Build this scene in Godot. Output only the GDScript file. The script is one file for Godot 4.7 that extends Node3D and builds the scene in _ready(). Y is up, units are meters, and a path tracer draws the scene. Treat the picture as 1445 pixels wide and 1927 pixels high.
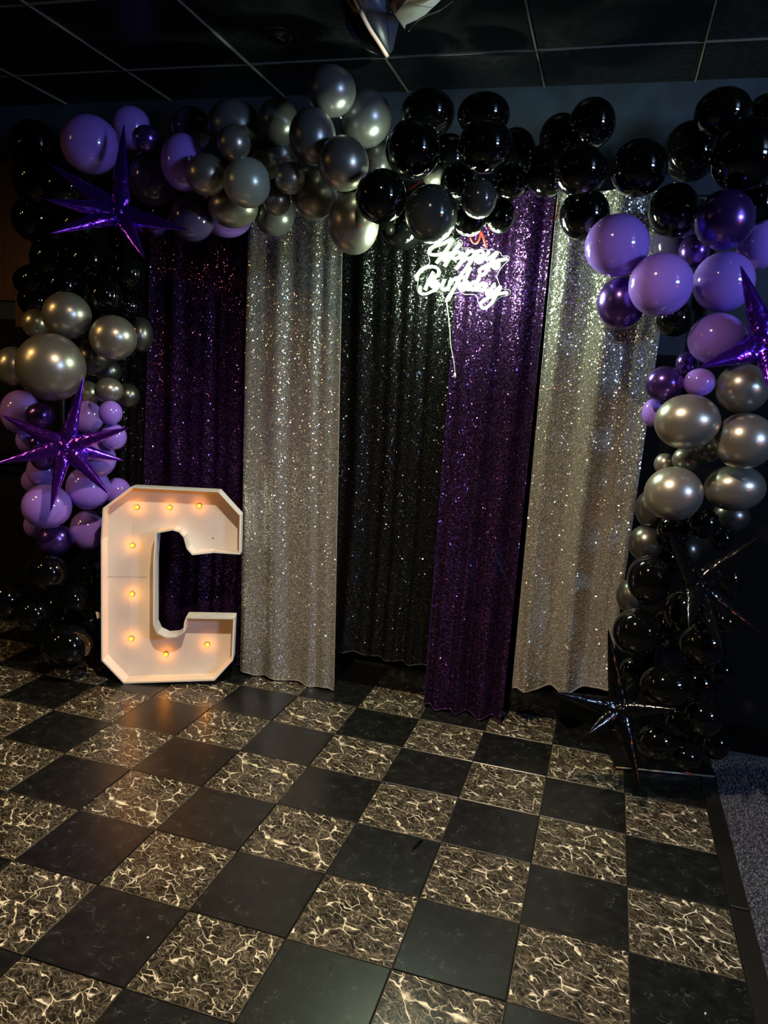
extends Node3D

const CX := Vector3(0.95598084, 0.06881331, -0.28524613)
const CY := Vector3(-0.11305556, 0.98343969, -0.14165033)
const CZ := Vector3(0.27077494, 0.16766366, 0.94792923)
const EYE := Vector3(-0.21580993, 1.53353954, 2.98329805)
const F := 1440.32
const TILE := 0.305
const WALL_Z := -0.6
const CEIL_Y := 2.83

var rng := RandomNumberGenerator.new()
var M := {}
var taken := {}
var unit_balloon: ArrayMesh
var unit_knot: ArrayMesh

# ------------------------------------------------------------------ helpers

func ray(u: float, v: float) -> Vector3:
	return CX * ((u - 722.5) / F) - CY * ((v - 963.5) / F) - CZ

func at(u: float, v: float, z: float) -> Vector3:
	var d := ray(u, v)
	return EYE + d * ((z - EYE.z) / d.z)

func on_plane(u: float, v: float, o: Vector3, n: Vector3) -> Vector3:
	var d := ray(u, v)
	return EYE + d * ((o - EYE).dot(n) / d.dot(n))

func numbered(called: String) -> String:
	var k: int = taken.get(called, 0)
	taken[called] = k + 1
	return called if k == 0 else "%s_%03d" % [called, k]

func tag(o: Node, label: String, category: String, group := "") -> void:
	o.set_meta("label", label)
	o.set_meta("category", category)
	if group != "":
		o.set_meta("group", group)

func thing(called: String, label: String, category: String, where := Vector3.ZERO, group := "") -> Node3D:
	var o := Node3D.new()
	o.name = numbered(called)
	add_child(o, true)
	o.position = where
	tag(o, label, category, group)
	return o

func part(called: String, mesh: Mesh, mat: Material, parent: Node) -> MeshInstance3D:
	var o := MeshInstance3D.new()
	o.name = called
	o.mesh = mesh
	o.material_override = mat
	o.cast_shadow = GeometryInstance3D.SHADOW_CASTING_SETTING_ON
	parent.add_child(o, true)
	return o

func structure(called: String) -> Node3D:
	var o := Node3D.new()
	o.name = called
	o.set_meta("kind", "structure")
	add_child(o, true)
	return o

func mat(albedo: Color, rough: float, metal := 0.0, spec := 0.5) -> StandardMaterial3D:
	var m := StandardMaterial3D.new()
	m.albedo_color = albedo
	m.roughness = rough
	m.metallic = metal
	m.metallic_specular = spec
	return m

func glow(c: Color, e: float) -> StandardMaterial3D:
	var m := mat(c, 0.5)
	m.emission_enabled = true
	m.emission = c
	m.emission_energy_multiplier = e
	return m

func grid_mesh(pts: Array, nu: int, nv: int, closed := false) -> ArrayMesh:
	# pts: rows of nu points, nv rows
	var st := SurfaceTool.new()
	st.begin(Mesh.PRIMITIVE_TRIANGLES)
	st.set_smooth_group(0)
	for j in nv:
		for i in nu:
			st.set_uv(Vector2(float(i) / (nu - 1), float(j) / (nv - 1)))
			st.add_vertex(pts[j * nu + i])
	for j in nv - 1:
		for i in (nu if closed else nu - 1):
			var a := j * nu + i
			var b := j * nu + (i + 1) % nu
			var c := (j + 1) * nu + i
			var d := (j + 1) * nu + (i + 1) % nu
			st.add_index(a); st.add_index(b); st.add_index(c)
			st.add_index(b); st.add_index(d); st.add_index(c)
	st.generate_normals()
	return st.commit()

func lathe(profile: Array, n := 32) -> ArrayMesh:
	var pts := []
	for p in profile:
		for i in n:
			var a := TAU * i / n
			pts.append(Vector3(cos(a) * p.x, p.y, -sin(a) * p.x))
	return grid_mesh(pts, n, profile.size(), true)

func tube(path: Array, r: float, n := 8, taper := 1.0) -> ArrayMesh:
	var pts := []
	var up := Vector3(0.13, 0.2, 0.97).normalized()
	for k in path.size():
		var t: Vector3 = (path[mini(k + 1, path.size() - 1)] - path[maxi(k - 1, 0)]).normalized()
		var s := t.cross(up).normalized()
		var w := s.cross(t).normalized()
		var rr := r * lerpf(1.0, taper, float(k) / maxf(1.0, path.size() - 1))
		if k == 0:
			for i in n: pts.append(path[0])
		for i in n:
			var a := TAU * i / n
			pts.append(path[k] + (s * cos(a) + w * sin(a)) * rr)
		if k == path.size() - 1:
			for i in n: pts.append(path[k])
	return grid_mesh(pts, n, path.size() + 2, true)

func smooth_path(p: Array, per := 6, closed := false) -> Array:
	var out := []
	var n := p.size()
	for k in (n if closed else n - 1):
		var a: Vector3 = p[(k - 1 + n) % n] if closed else p[maxi(k - 1, 0)]
		var b: Vector3 = p[k]
		var c: Vector3 = p[(k + 1) % n]
		var d: Vector3 = p[(k + 2) % n] if closed else p[mini(k + 2, n - 1)]
		for i in per:
			out.append(b.cubic_interpolate(c, a, d, float(i) / per))
	out.append(p[0] if closed else p[n - 1])
	return out

func quad(st: SurfaceTool, a: Vector3, b: Vector3, c: Vector3, d: Vector3) -> void:
	# a b c d counter-clockwise seen from outside
	var n := (b - a).cross(c - a).normalized()
	st.set_normal(n)
	for p in [[a, Vector2(0, 1)], [c, Vector2(1, 0)], [b, Vector2(1, 1)], [a, Vector2(0, 1)], [d, Vector2(0, 0)], [c, Vector2(1, 0)]]:
		st.set_uv(p[1])
		st.set_normal(n)
		st.add_vertex(p[0])

func hexa(b: Array, t: Array) -> ArrayMesh:
	# a block from four bottom and four top corners, both counter-clockwise seen from the top
	var st := SurfaceTool.new()
	st.begin(Mesh.PRIMITIVE_TRIANGLES)
	quad(st, t[0], t[1], t[2], t[3])
	quad(st, b[3], b[2], b[1], b[0])
	for i in 4:
		var j := (i + 1) % 4
		quad(st, b[i], b[j], t[j], t[i])
	return st.commit()

func slab(size: Vector3, bevel: float) -> ArrayMesh:
	# a block centred on the origin with chamfered top edges; the top carries uv 0..1
	var st := SurfaceTool.new()
	st.begin(Mesh.PRIMITIVE_TRIANGLES)
	var h := size / 2
	var ring := func(x: float, y: float, z: float) -> Array:
		return [Vector3(-x, y, z), Vector3(x, y, z), Vector3(x, y, -z), Vector3(-x, y, -z)]
	var r0: Array = ring.call(h.x, -h.y, h.z)
	var r1: Array = ring.call(h.x, h.y - bevel, h.z)
	var r2: Array = ring.call(h.x - bevel, h.y, h.z - bevel)
	quad(st, r2[0], r2[1], r2[2], r2[3])
	quad(st, r0[3], r0[2], r0[1], r0[0])
	for i in 4:
		var j := (i + 1) % 4
		quad(st, r0[i], r0[j], r1[j], r1[i])
		quad(st, r1[i], r1[j], r2[j], r2[i])
	return st.commit()

func box_part(called: String, size: Vector3, where: Vector3, m: Material, parent: Node, bevel := 0.003) -> MeshInstance3D:
	var o := part(called, slab(size, bevel), m, parent)
	o.position = where
	return o

func extrude(poly: Array, o: Vector3, ex: Vector3, ey: Vector3, d0: float, d1: float) -> ArrayMesh:
	# poly of Vector2 in the plane (o, ex, ey); from depth d0 (back) to d1 (front) along ex x ey
	var n := ex.cross(ey)
	var p2 := PackedVector2Array(poly)
	if Geometry2D.is_polygon_clockwise(p2):
		p2.reverse()
	var tri := Geometry2D.triangulate_polygon(p2)
	var st := SurfaceTool.new()
	st.begin(Mesh.PRIMITIVE_TRIANGLES)
	for side in 2:
		st.set_normal(n if side == 0 else -n)
		for k in range(0, tri.size(), 3):
			var a := p2[tri[k]]
			var b := p2[tri[k + 1]]
			var c := p2[tri[k + 2]]
			var ccw := (b - a).cross(c - a) > 0
			var order := [a, b, c]
			if ccw == (side == 0):
				order = [a, c, b]
			for q in order:
				st.set_uv(q)
				st.set_normal(n if side == 0 else -n)
				st.add_vertex(o + ex * q.x + ey * q.y + n * (d1 if side == 0 else d0))
	for k in p2.size():
		var a := p2[k]
		var b := p2[(k + 1) % p2.size()]
		var pa := o + ex * a.x + ey * a.y
		var pb := o + ex * b.x + ey * b.y
		quad(st, pa + n * d0, pb + n * d0, pb + n * d1, pa + n * d1)
	return st.commit()

func omni(called: String, where: Vector3, c: Color, e: float, size: float, parent: Node = self) -> OmniLight3D:
	var l := OmniLight3D.new()
	l.name = called
	parent.add_child(l, true)
	l.global_position = where
	l.light_color = c
	l.light_energy = e
	l.light_size = size
	l.omni_range = 12.0
	l.omni_attenuation = 2.0
	l.shadow_enabled = true
	return l

func spot(called: String, where: Vector3, to: Vector3, c: Color, e: float, size: float, angle: float, parent: Node = self) -> SpotLight3D:
	var l := SpotLight3D.new()
	l.name = called
	parent.add_child(l, true)
	l.global_position = where
	l.look_at_from_position(where, to, Vector3(0.1, 0, 1))
	l.light_color = c
	l.light_energy = e
	l.light_size = size
	l.spot_range = 12.0
	l.spot_attenuation = 2.0
	l.spot_angle = angle
	l.spot_angle_attenuation = 1.0
	l.shadow_enabled = true
	return l

# ------------------------------------------------------------------ textures

func noise(seed_: int, freq: float, oct := 1, kind := FastNoiseLite.TYPE_SIMPLEX_SMOOTH) -> FastNoiseLite:
	var n := FastNoiseLite.new()
	n.seed = seed_
	n.frequency = freq
	n.noise_type = kind
	n.fractal_type = FastNoiseLite.FRACTAL_FBM if oct > 1 else FastNoiseLite.FRACTAL_NONE
	n.fractal_octaves = oct
	return n

func crackle(seed_: int, freq: float) -> FastNoiseLite:
	var c := noise(seed_, freq, 1, FastNoiseLite.TYPE_CELLULAR)
	c.cellular_return_type = FastNoiseLite.RETURN_DISTANCE2_SUB
	c.cellular_distance_function = FastNoiseLite.DISTANCE_EUCLIDEAN
	c.cellular_jitter = 1.0
	return c

func marble_texture(seed_: int) -> ImageTexture:
	var s := 512
	var warp := noise(seed_, 5.0, 3)
	var warp2 := noise(seed_ + 7, 5.0, 3)
	var mask := noise(seed_ + 3, 2.6, 2)
	var mask2 := noise(seed_ + 8, 6.0, 2)
	var mottle := noise(seed_ + 4, 20.0, 4)
	var cloud := noise(seed_ + 5, 4.0, 2)
	var big := crackle(seed_ + 6, 2.3)
	var small := crackle(seed_ + 9, 7.0)
	var fine := crackle(seed_ + 11, 15.0)
	var img := Image.create(s, s, false, Image.FORMAT_RGB8)
	var dark := Color(0.105, 0.097, 0.08)
	var mid := Color(0.34, 0.31, 0.25)
	var cream := Color(0.94, 0.905, 0.80)
	for y in s:
		for x in s:
			var px := float(x) / s
			var py := float(y) / s
			var wx := px + 0.055 * warp.get_noise_2d(px, py)
			var wy := py + 0.055 * warp2.get_noise_2d(px, py)
			# stretch along one diagonal, as the print's veins run
			var rx := (wx * 0.8 + wy * 0.6) * 0.75
			var ry := (wy * 0.8 - wx * 0.6) * 1.55
			var mk := mask.get_noise_2d(px, py)
			var mk2 := mask2.get_noise_2d(px, py)
			var w1 := 0.02 + 0.05 * maxf(0.0, mk2 + 0.25)
			var v1 := clampf(1.0 - (big.get_noise_2d(rx, ry) + 1.0) / w1, 0.0, 1.0) * clampf(0.9 + 1.5 * mk2, 0.0, 1.0)
			var w2 := 0.05 + 0.06 * maxf(0.0, mk)
			var v2 := clampf(1.0 - (small.get_noise_2d(rx, ry) + 1.0) / w2, 0.0, 1.0) * clampf(0.10 + 1.9 * mk + 0.5 * mk2, 0.0, 0.95)
			var v3 := clampf(1.0 - (fine.get_noise_2d(rx, ry) + 1.0) / 0.09, 0.0, 1.0) * clampf(0.2 - 0.8 * mk, 0.0, 0.4)
			var m := clampf(0.36 + 1.0 * mottle.get_noise_2d(rx, ry) + 0.5 * cloud.get_noise_2d(px, py), 0.0, 1.0)
			var v := maxf(v1, maxf(v2, v3))
			img.set_pixel(x, y, dark.lerp(mid, m).lerp(cream, pow(v, 0.7)))
	img.generate_mipmaps()
	return ImageTexture.create_from_image(img)

func slate_texture(seed_: int) -> ImageTexture:
	var s := 384
	var cloud := noise(seed_, 5.0, 4)
	var wisp := noise(seed_ + 1, 7.0, 3)
	var mask := noise(seed_ + 2, 3.4, 2)
	var img := Image.create(s, s, false, Image.FORMAT_RGB8)
	for y in s:
		for x in s:
			var px := float(x) / s
			var py := float(y) / s
			var w := clampf(1.0 - absf(wisp.get_noise_2d(px, py)) / 0.07, 0.0, 1.0) * clampf(mask.get_noise_2d(px, py) * 2.2 - 0.1, 0.0, 1.0)
			var b := 0.075 + 0.04 * cloud.get_noise_2d(px, py) + 0.24 * w
			img.set_pixel(x, y, Color(b * 0.93, b * 1.0, b * 0.95))
	# a few fine scuffs
	var r := RandomNumberGenerator.new()
	r.seed = seed_
	for k in 7:
		var p := Vector2(r.randf() * s, r.randf() * s)
		var d := Vector2.from_angle(r.randf() * TAU)
		for i in r.randi_range(30, 130):
			p += d
			var q := Vector2i(posmod(int(p.x), s), posmod(int(p.y), s))
			img.set_pixelv(q, img.get_pixelv(q).lightened(0.10))
	img.generate_mipmaps()
	return ImageTexture.create_from_image(img)

func noise_texture(seed_: int, freq: float, a: Color, b: Color, size := 256, oct := 3) -> ImageTexture:
	var n := noise(seed_, freq, oct)
	var img := Image.create(size, size, false, Image.FORMAT_RGB8)
	for y in size:
		for x in size:
			img.set_pixel(x, y, a.lerp(b, clampf(0.5 + 0.9 * n.get_noise_2d(float(x) / size, float(y) / size), 0, 1)))
	return ImageTexture.create_from_image(img)

# ------------------------------------------------------------------ scene

func _ready() -> void:
	rng.seed = 77
	# camera
	var cam := Camera3D.new()
	cam.name = "camera"
	add_child(cam)
	cam.transform = Transform3D(Basis(CX, CY, CZ), EYE)
	cam.keep_aspect = Camera3D.KEEP_HEIGHT
	cam.fov = rad_to_deg(2.0 * atan(963.5 / F))
	cam.near = 0.05
	cam.far = 60.0
	# environment: a closed dark room
	var we := WorldEnvironment.new()
	we.name = "environment"
	var env := Environment.new()
	env.background_mode = Environment.BG_COLOR
	env.background_color = Color(0.0, 0.0, 0.0)
	env.ambient_light_source = Environment.AMBIENT_SOURCE_DISABLED
	env.tonemap_mode = Environment.TONE_MAPPER_LINEAR
	env.tonemap_exposure = 1.0
	env.sdfgi_enabled = true
	env.ssao_enabled = true
	env.ssil_enabled = true
	we.environment = env
	add_child(we)
	# lamps: [position, aim, colour, energy, cone, label]
	var lamps := [
		[Vector3(-0.75, CEIL_Y, 1.5), Vector3(-1.0, 0.0, 1.1), Color(1.0, 0.89, 0.76), 10.5, 62.0, "recessed warm downlight over the middle of the dance floor"],
		[Vector3(-3.7, CEIL_Y, 1.6), Vector3(-3.0, 0.0, 0.6), Color(1.0, 0.80, 0.50), 1.6, 60.0, "recessed warm downlight nearer the wooden wall panel"],
		[Vector3(-4.6, CEIL_Y, 2.5), Vector3(-3.4, 0.0, 1.0), Color(1.0, 0.80, 0.50), 1.0, 60.0, "recessed warm downlight in the corner behind the viewer"],
	]
	for l in lamps:
		downlight(l[0], l[1], l[2], l[3], l[4], l[5])
	wall_screen(Vector3(3.1, 2.35, 2.2), Vector3(-0.6, 1.7, -0.2), Color(0.66, 0.80, 1.0), 8.0)

	sconce(Vector3(3.89, 1.35, 2.6), Color(1.0, 0.50, 0.25), 0.6)
	make_materials()
	build_room()
	build_floor()
	build_ceiling()
	build_curtains()
	build_balloons()
	build_letter()
	build_stars()
	build_sign()
	build_fixture()
	build_small_things()

func make_materials() -> void:
	M.K = mat(Color(0.022, 0.026, 0.026), 0.06, 0.0, 0.5)
	M.G = mat(Color(0.20, 0.215, 0.20), 0.12, 0.0, 0.6)
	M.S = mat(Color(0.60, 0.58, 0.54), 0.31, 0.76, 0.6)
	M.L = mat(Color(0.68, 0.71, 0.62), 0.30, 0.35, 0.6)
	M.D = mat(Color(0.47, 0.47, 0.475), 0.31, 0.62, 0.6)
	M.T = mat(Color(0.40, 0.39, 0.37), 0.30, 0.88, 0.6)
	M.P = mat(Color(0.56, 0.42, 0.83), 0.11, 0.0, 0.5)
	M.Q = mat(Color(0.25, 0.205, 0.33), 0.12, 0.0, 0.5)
	M.V = mat(Color(0.40, 0.27, 0.62), 0.22, 0.85, 0.6)
	M.foil_purple = mat(Color(0.46, 0.20, 0.88), 0.17, 0.92)
	M.foil_black = mat(Color(0.07, 0.07, 0.08), 0.13, 0.6, 0.8)
	M.cord = mat(Color(0.85, 0.87, 0.82), 0.45)
	M.red = mat(Color(0.75, 0.16, 0.10), 0.3, 0.0, 0.6)
	M.orange = mat(Color(0.80, 0.36, 0.08), 0.3, 0.0, 0.6)
	M.steel = mat(Color(0.45, 0.44, 0.42), 0.35, 0.9)
	M.black = mat(Color(0.03, 0.03, 0.032), 0.4)

func downlight(where: Vector3, to: Vector3, c: Color, e: float, cone: float, label: String) -> void:
	var t := thing("recessed_downlight", label, "ceiling light", where, "recessed downlights in the black ceiling")
	var ring := [Vector2(0.052, -0.004), Vector2(0.075, -0.006), Vector2(0.08, 0.0), Vector2(0.076, 0.004), Vector2(0.052, 0.02), Vector2(0.052, -0.004)]
	part("trim_ring", lathe(ring, 32), mat(Color(0.1, 0.1, 0.1), 0.4), t)
	var disc := part("lens", lathe([Vector2(0.0001, 0.006), Vector2(0.05, 0.006), Vector2(0.05, 0.012), Vector2(0.0001, 0.012)], 32), glow(c, 5.0), t)
	disc.position.y = -0.004
	spot("downlight_lamp", where + Vector3(0, -0.03, 0), to, c, e, 0.045, cone, t)

func wall_screen(where: Vector3, to: Vector3, c: Color, e: float) -> void:
	var t := thing("wall_television", "bluish lit television hung high on the wall beyond the carpet", "television", where)
	t.look_at_from_position(where, Vector3(to.x, to.y, to.z), Vector3.UP)
	var fr := box_part("frame", Vector3(0.74, 0.44, 0.04), Vector3(0, 0, 0.03), M.get("black", mat(Color(0.03, 0.03, 0.03), 0.4)), t, 0.004)
	fr.name = "frame"
	box_part("screen", Vector3(0.70, 0.40, 0.004), Vector3(0, 0, 0.007), glow(c, 2.0), t, 0.001)
	var l := AreaLight3D.new()
	l.name = "screen_light"
	t.add_child(l, true)
	l.position = Vector3(0, 0, -0.01)
	l.area_size = Vector2(0.70, 0.40)
	l.light_color = c
	l.light_energy = e
	l.area_range = 12.0
	l.area_attenuation = 2.0
	l.shadow_enabled = true

func sconce(where: Vector3, c: Color, e: float) -> void:
	var t := thing("wall_sconce", "small amber wall lamp on the side wall beyond the carpet", "wall lamp", where)
	part("back_plate", slab(Vector3(0.02, 0.18, 0.10), 0.004), mat(Color(0.08, 0.08, 0.08), 0.4), t).position = Vector3(0.0, -0.02, 0)
	part("arm", tube([Vector3(0, -0.05, 0), Vector3(-0.06, -0.06, 0), Vector3(-0.08, -0.03, 0)], 0.006, 8), mat(Color(0.08, 0.08, 0.08), 0.4), t)
	var b := part("bulb", lathe([Vector2(0.0001, 0.05), Vector2(0.022, 0.042), Vector2(0.034, 0.02), Vector2(0.034, 0.0), Vector2(0.022, -0.02), Vector2(0.012, -0.035), Vector2(0.0001, -0.036)], 20), glow(c, 4.0), t)
	b.position = Vector3(-0.08, 0.0, 0)
	omni("sconce_light", where + Vector3(-0.08, 0.005, 0), c, e, 0.03, t)

# ------------------------------------------------------------------ room

func build_room() -> void:
	var navy := mat(Color(0.16, 0.21, 0.27), 0.75)
	navy.albedo_texture = noise_texture(5, 9.0, Color(0.82, 0.82, 0.82), Color(1, 1, 1))
	navy.uv1_triplanar = true
	navy.uv1_scale = Vector3(0.7, 0.7, 0.7)
	var dark := mat(Color(0.07, 0.07, 0.075), 0.85, 0.0, 0.2)
	var w := structure("wall_back")
	box_part("upper_wall", Vector3(9.2, 1.2, 0.1), Vector3(-0.6, 2.33, WALL_Z - 0.05), navy, w, 0.001)
	box_part("lower_wall", Vector3(9.2, 1.73, 0.1), Vector3(-0.6, 0.865, WALL_Z - 0.05), dark, w, 0.001)
	w = structure("wall_left")
	box_part("wall_panel", Vector3(0.1, 2.93, 6.8), Vector3(-5.15, 1.465, 2.65), dark, w, 0.001)
	w = structure("wall_right")
	box_part("wall_panel", Vector3(0.1, 2.93, 6.8), Vector3(3.95, 1.465, 2.65), dark, w, 0.001)
	w = structure("wall_front")
	box_part("wall_panel", Vector3(9.2, 2.93, 0.1), Vector3(-0.6, 1.465, 6.05), dark, w, 0.001)
	w = structure("baseboard_back")
	var gloss := mat(Color(0.03, 0.032, 0.033), 0.14, 0.0, 0.6)
	for k in 4:
		box_part("board", Vector3(2.29, 0.13, 0.018), Vector3(-4.0 + 2.3 * k, 0.065, WALL_Z + 0.009), gloss, w, 0.004)
	# brown wooden panelling behind the balloons at the far end
	var wood := mat(Color(1, 1, 1), 0.5)
	wood.albedo_texture = wood_texture()
	w = structure("trim_1")
	for k in 4:
		box_part("plank", Vector3(0.178, 0.72, 0.02), Vector3(-3.40 - 0.18 * k, 2.19, WALL_Z + 0.01), wood, w, 0.003)
	box_part("rail", Vector3(0.10, 0.22, 0.024), Vector3(-3.36, 1.80, WALL_Z + 0.012), wood, w, 0.003)
	w = structure("trim_2")
	var shelf := mat(Color(0.055, 0.05, 0.05), 0.3)
	for k in 3:
		box_part("moulding", Vector3(1.6, 0.035 - 0.006 * k, 0.05 - 0.01 * k), Vector3(-4.1, 1.0 - 0.05 * k, WALL_Z + 0.025), shelf, w, 0.006)

func wood_texture() -> ImageTexture:
	var n := noise(31, 1.0, 3)
	var img := Image.create(128, 256, false, Image.FORMAT_RGB8)
	for y in 256:
		for x in 128:
			var g := n.get_noise_2d(x * 0.16, y * 0.012) * 0.5 + 0.5
			img.set_pixel(x, y, Color(0.20, 0.105, 0.06).lerp(Color(0.40, 0.22, 0.12), g))
	return ImageTexture.create_from_image(img)

func build_floor() -> void:
	var fl := structure("floor")
	var base := mat(Color(0.085, 0.08, 0.065), 0.7)
	box_part("subfloor", Vector3(9.2, 0.1, 6.8), Vector3(-0.6, -0.059, 2.65), base, fl, 0.001)
	var marbles := []
	for k in 4:
		var m := mat(Color(1, 1, 1), 0.24, 0.0, 0.35)
		m.albedo_texture = marble_texture(100 + 20 * k)
		marbles.append(m)
	var slates := []
	for k in 3:
		var m := mat(Color(1, 1, 1), 0.29 + 0.03 * k, 0.0, 0.45)
		m.albedo_texture = slate_texture(300 + 20 * k)
		slates.append(m)
	var mesh := slab(Vector3(TILE - 0.0035, 0.009, TILE - 0.0035), 0.0018)
	for j in range(-2, 9):
		for i in range(-13, 1):
			var k := rng.randi()
			var m: Material = marbles[k % 4] if (i + j) % 2 == 0 else slates[k % 3]
			var t := part("tile", mesh, m, fl)
			t.position = Vector3((i + 0.5) * TILE, -0.0045 + rng.randf_range(-0.0006, 0.0004), (j + 0.5) * TILE)
			t.rotation.y = PI * 0.5 * (2 * ((k / 8) % 2))
	# border strip and carpet
	var strip := mat(Color(0.06, 0.058, 0.05), 0.45)
	for j in 3:
		box_part("border_strip", Vector3(0.056, 0.012, 1.19), Vector3(0.335, -0.002, -0.005 + 1.2 * j), strip, fl, 0.003)
	var c := structure("floor_carpet")
	var cm := mat(Color(0.9, 0.9, 0.95), 0.95, 0.0, 0.1)
	cm.albedo_texture = carpet_texture()
	cm.uv1_triplanar = true
	cm.uv1_scale = Vector3(2.2, 2.2, 2.2)
	cm.heightmap_enabled = false
	box_part("carpet", Vector3(3.53, 0.012, 6.6), Vector3(2.13, -0.003, 2.7), cm, c, 0.002)
	# thousands of short tufts near the edge
	var tuft := lathe([Vector2(0.0035, 0.0), Vector2(0.0028, 0.004), Vector2(0.0002, 0.007)], 5)
	var mm := MultiMesh.new()
	mm.transform_format = MultiMesh.TRANSFORM_3D
	mm.use_colors = true
	mm.mesh = tuft
	mm.instance_count = 16000
	for k in 16000:
		var p := Vector3(0.366 + rng.randf() * 0.30, 0.003, -0.55 + rng.randf() * 2.2)
		var b := Basis(Vector3(rng.randf_range(-1, 1), 0.3, rng.randf_range(-1, 1)).normalized(), rng.randf_range(0, 0.7))
		mm.set_instance_transform(k, Transform3D(b, p))
		var g := rng.randf()
		mm.set_instance_color(k, Color(0.025, 0.027, 0.033).lerp(Color(0.15, 0.16, 0.20), g * g))
	var mi := MultiMeshInstance3D.new()
	mi.name = "pile"
	mi.multimesh = mm
	var tm := mat(Color(1, 1, 1), 0.95, 0.0, 0.1)
	tm.vertex_color_use_as_albedo = true
	mi.material_override = tm
	mi.set_meta("kind", "stuff")
	c.add_child(mi, true)

func carpet_texture() -> ImageTexture:
	var r := RandomNumberGenerator.new()
	r.seed = 9
	var img := Image.create(256, 256, false, Image.FORMAT_RGB8)
	for y in 256:
		for x in 256:
			var g := r.randf()
			img.set_pixel(x, y, Color(0.17, 0.18, 0.205).lerp(Color(0.42, 0.44, 0.50), g * g))
	return ImageTexture.create_from_image(img)

func build_ceiling() -> void:
	var c := structure("ceiling")
	box_part("slab", Vector3(9.2, 0.1, 6.8), Vector3(-0.6, CEIL_Y + 0.09, 2.65), mat(Color(0.03, 0.03, 0.03), 0.9), c, 0.001)
	var pm := mat(Color(0.10, 0.105, 0.115), 0.36, 0.0, 0.4)
	pm.albedo_texture = noise_texture(12, 14.0, Color(0.7, 0.7, 0.7), Color(1, 1, 1))
	var bar := mat(Color(0.50, 0.50, 0.47), 0.4, 0.4)
	var x0 := -0.655
	var z0 := -0.235
	var p := 0.61
	var ws := slab(Vector3(p - 0.012, 0.02, p - 0.012), 0.004)
	for j in range(-1, 10):
		for i in range(-7, 8):
			var x := x0 + p * (i + 0.5)
			var z := z0 + p * (j + 0.5)
			if x < -5.2 or x > 4.0:
				continue
			var o := part("panel", ws, pm, c)
			o.rotation.x = PI
			o.position = Vector3(x, CEIL_Y + 0.012 + rng.randf_range(0, 0.002), z)
	for j in range(0, 11):
		box_part("grid_bar", Vector3(9.1, 0.012, 0.006), Vector3(-0.6, CEIL_Y + 0.004, z0 + p * j), bar, c, 0.002)
	for i in range(-7, 8):
		box_part("grid_bar", Vector3(0.006, 0.012, 6.6), Vector3(x0 + p * i, CEIL_Y + 0.003, 2.7), bar, c, 0.002)

# ------------------------------------------------------------------ curtains

func fold_offset(s: float, t: float, q: Dictionary) -> float:
	var a := 0.0
	var n: float = q.folds
	var w := s + 0.018 * sin(t * 5.0 + q.phase) * (0.4 + t) + 0.03 * sin(s * 7.0 + q.phase)
	a += sin(TAU * n * w + q.phase) * (0.75 + 0.45 * sin(5.0 * s + q.phase))
	a += 0.35 * sin(TAU * n * 1.73 * w + 2.0 * q.phase + 0.8 * t)
	a += 0.35 * sin(TAU * n * 0.47 * w + 3.0 * q.phase - t)
	return a * q.depth * (0.6 + 0.6 * t)

func cloth_point(s: float, t: float, q: Dictionary) -> Vector3:
	var x := lerpf(lerpf(q.top[0], q.top[1], s), lerpf(q.bottom[0], q.bottom[1], s), t)
	var hem: float = lerpf(q.hem[0], q.hem[1], s) + 0.006 * sin(TAU * q.folds * s + 1.0)
	var y := lerpf(q.y, hem, t)
	var z: float = q.z + fold_offset(s, t, q) + q.get("flare", 0.0) * t * t
	return Vector3(x, y, z)

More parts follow.
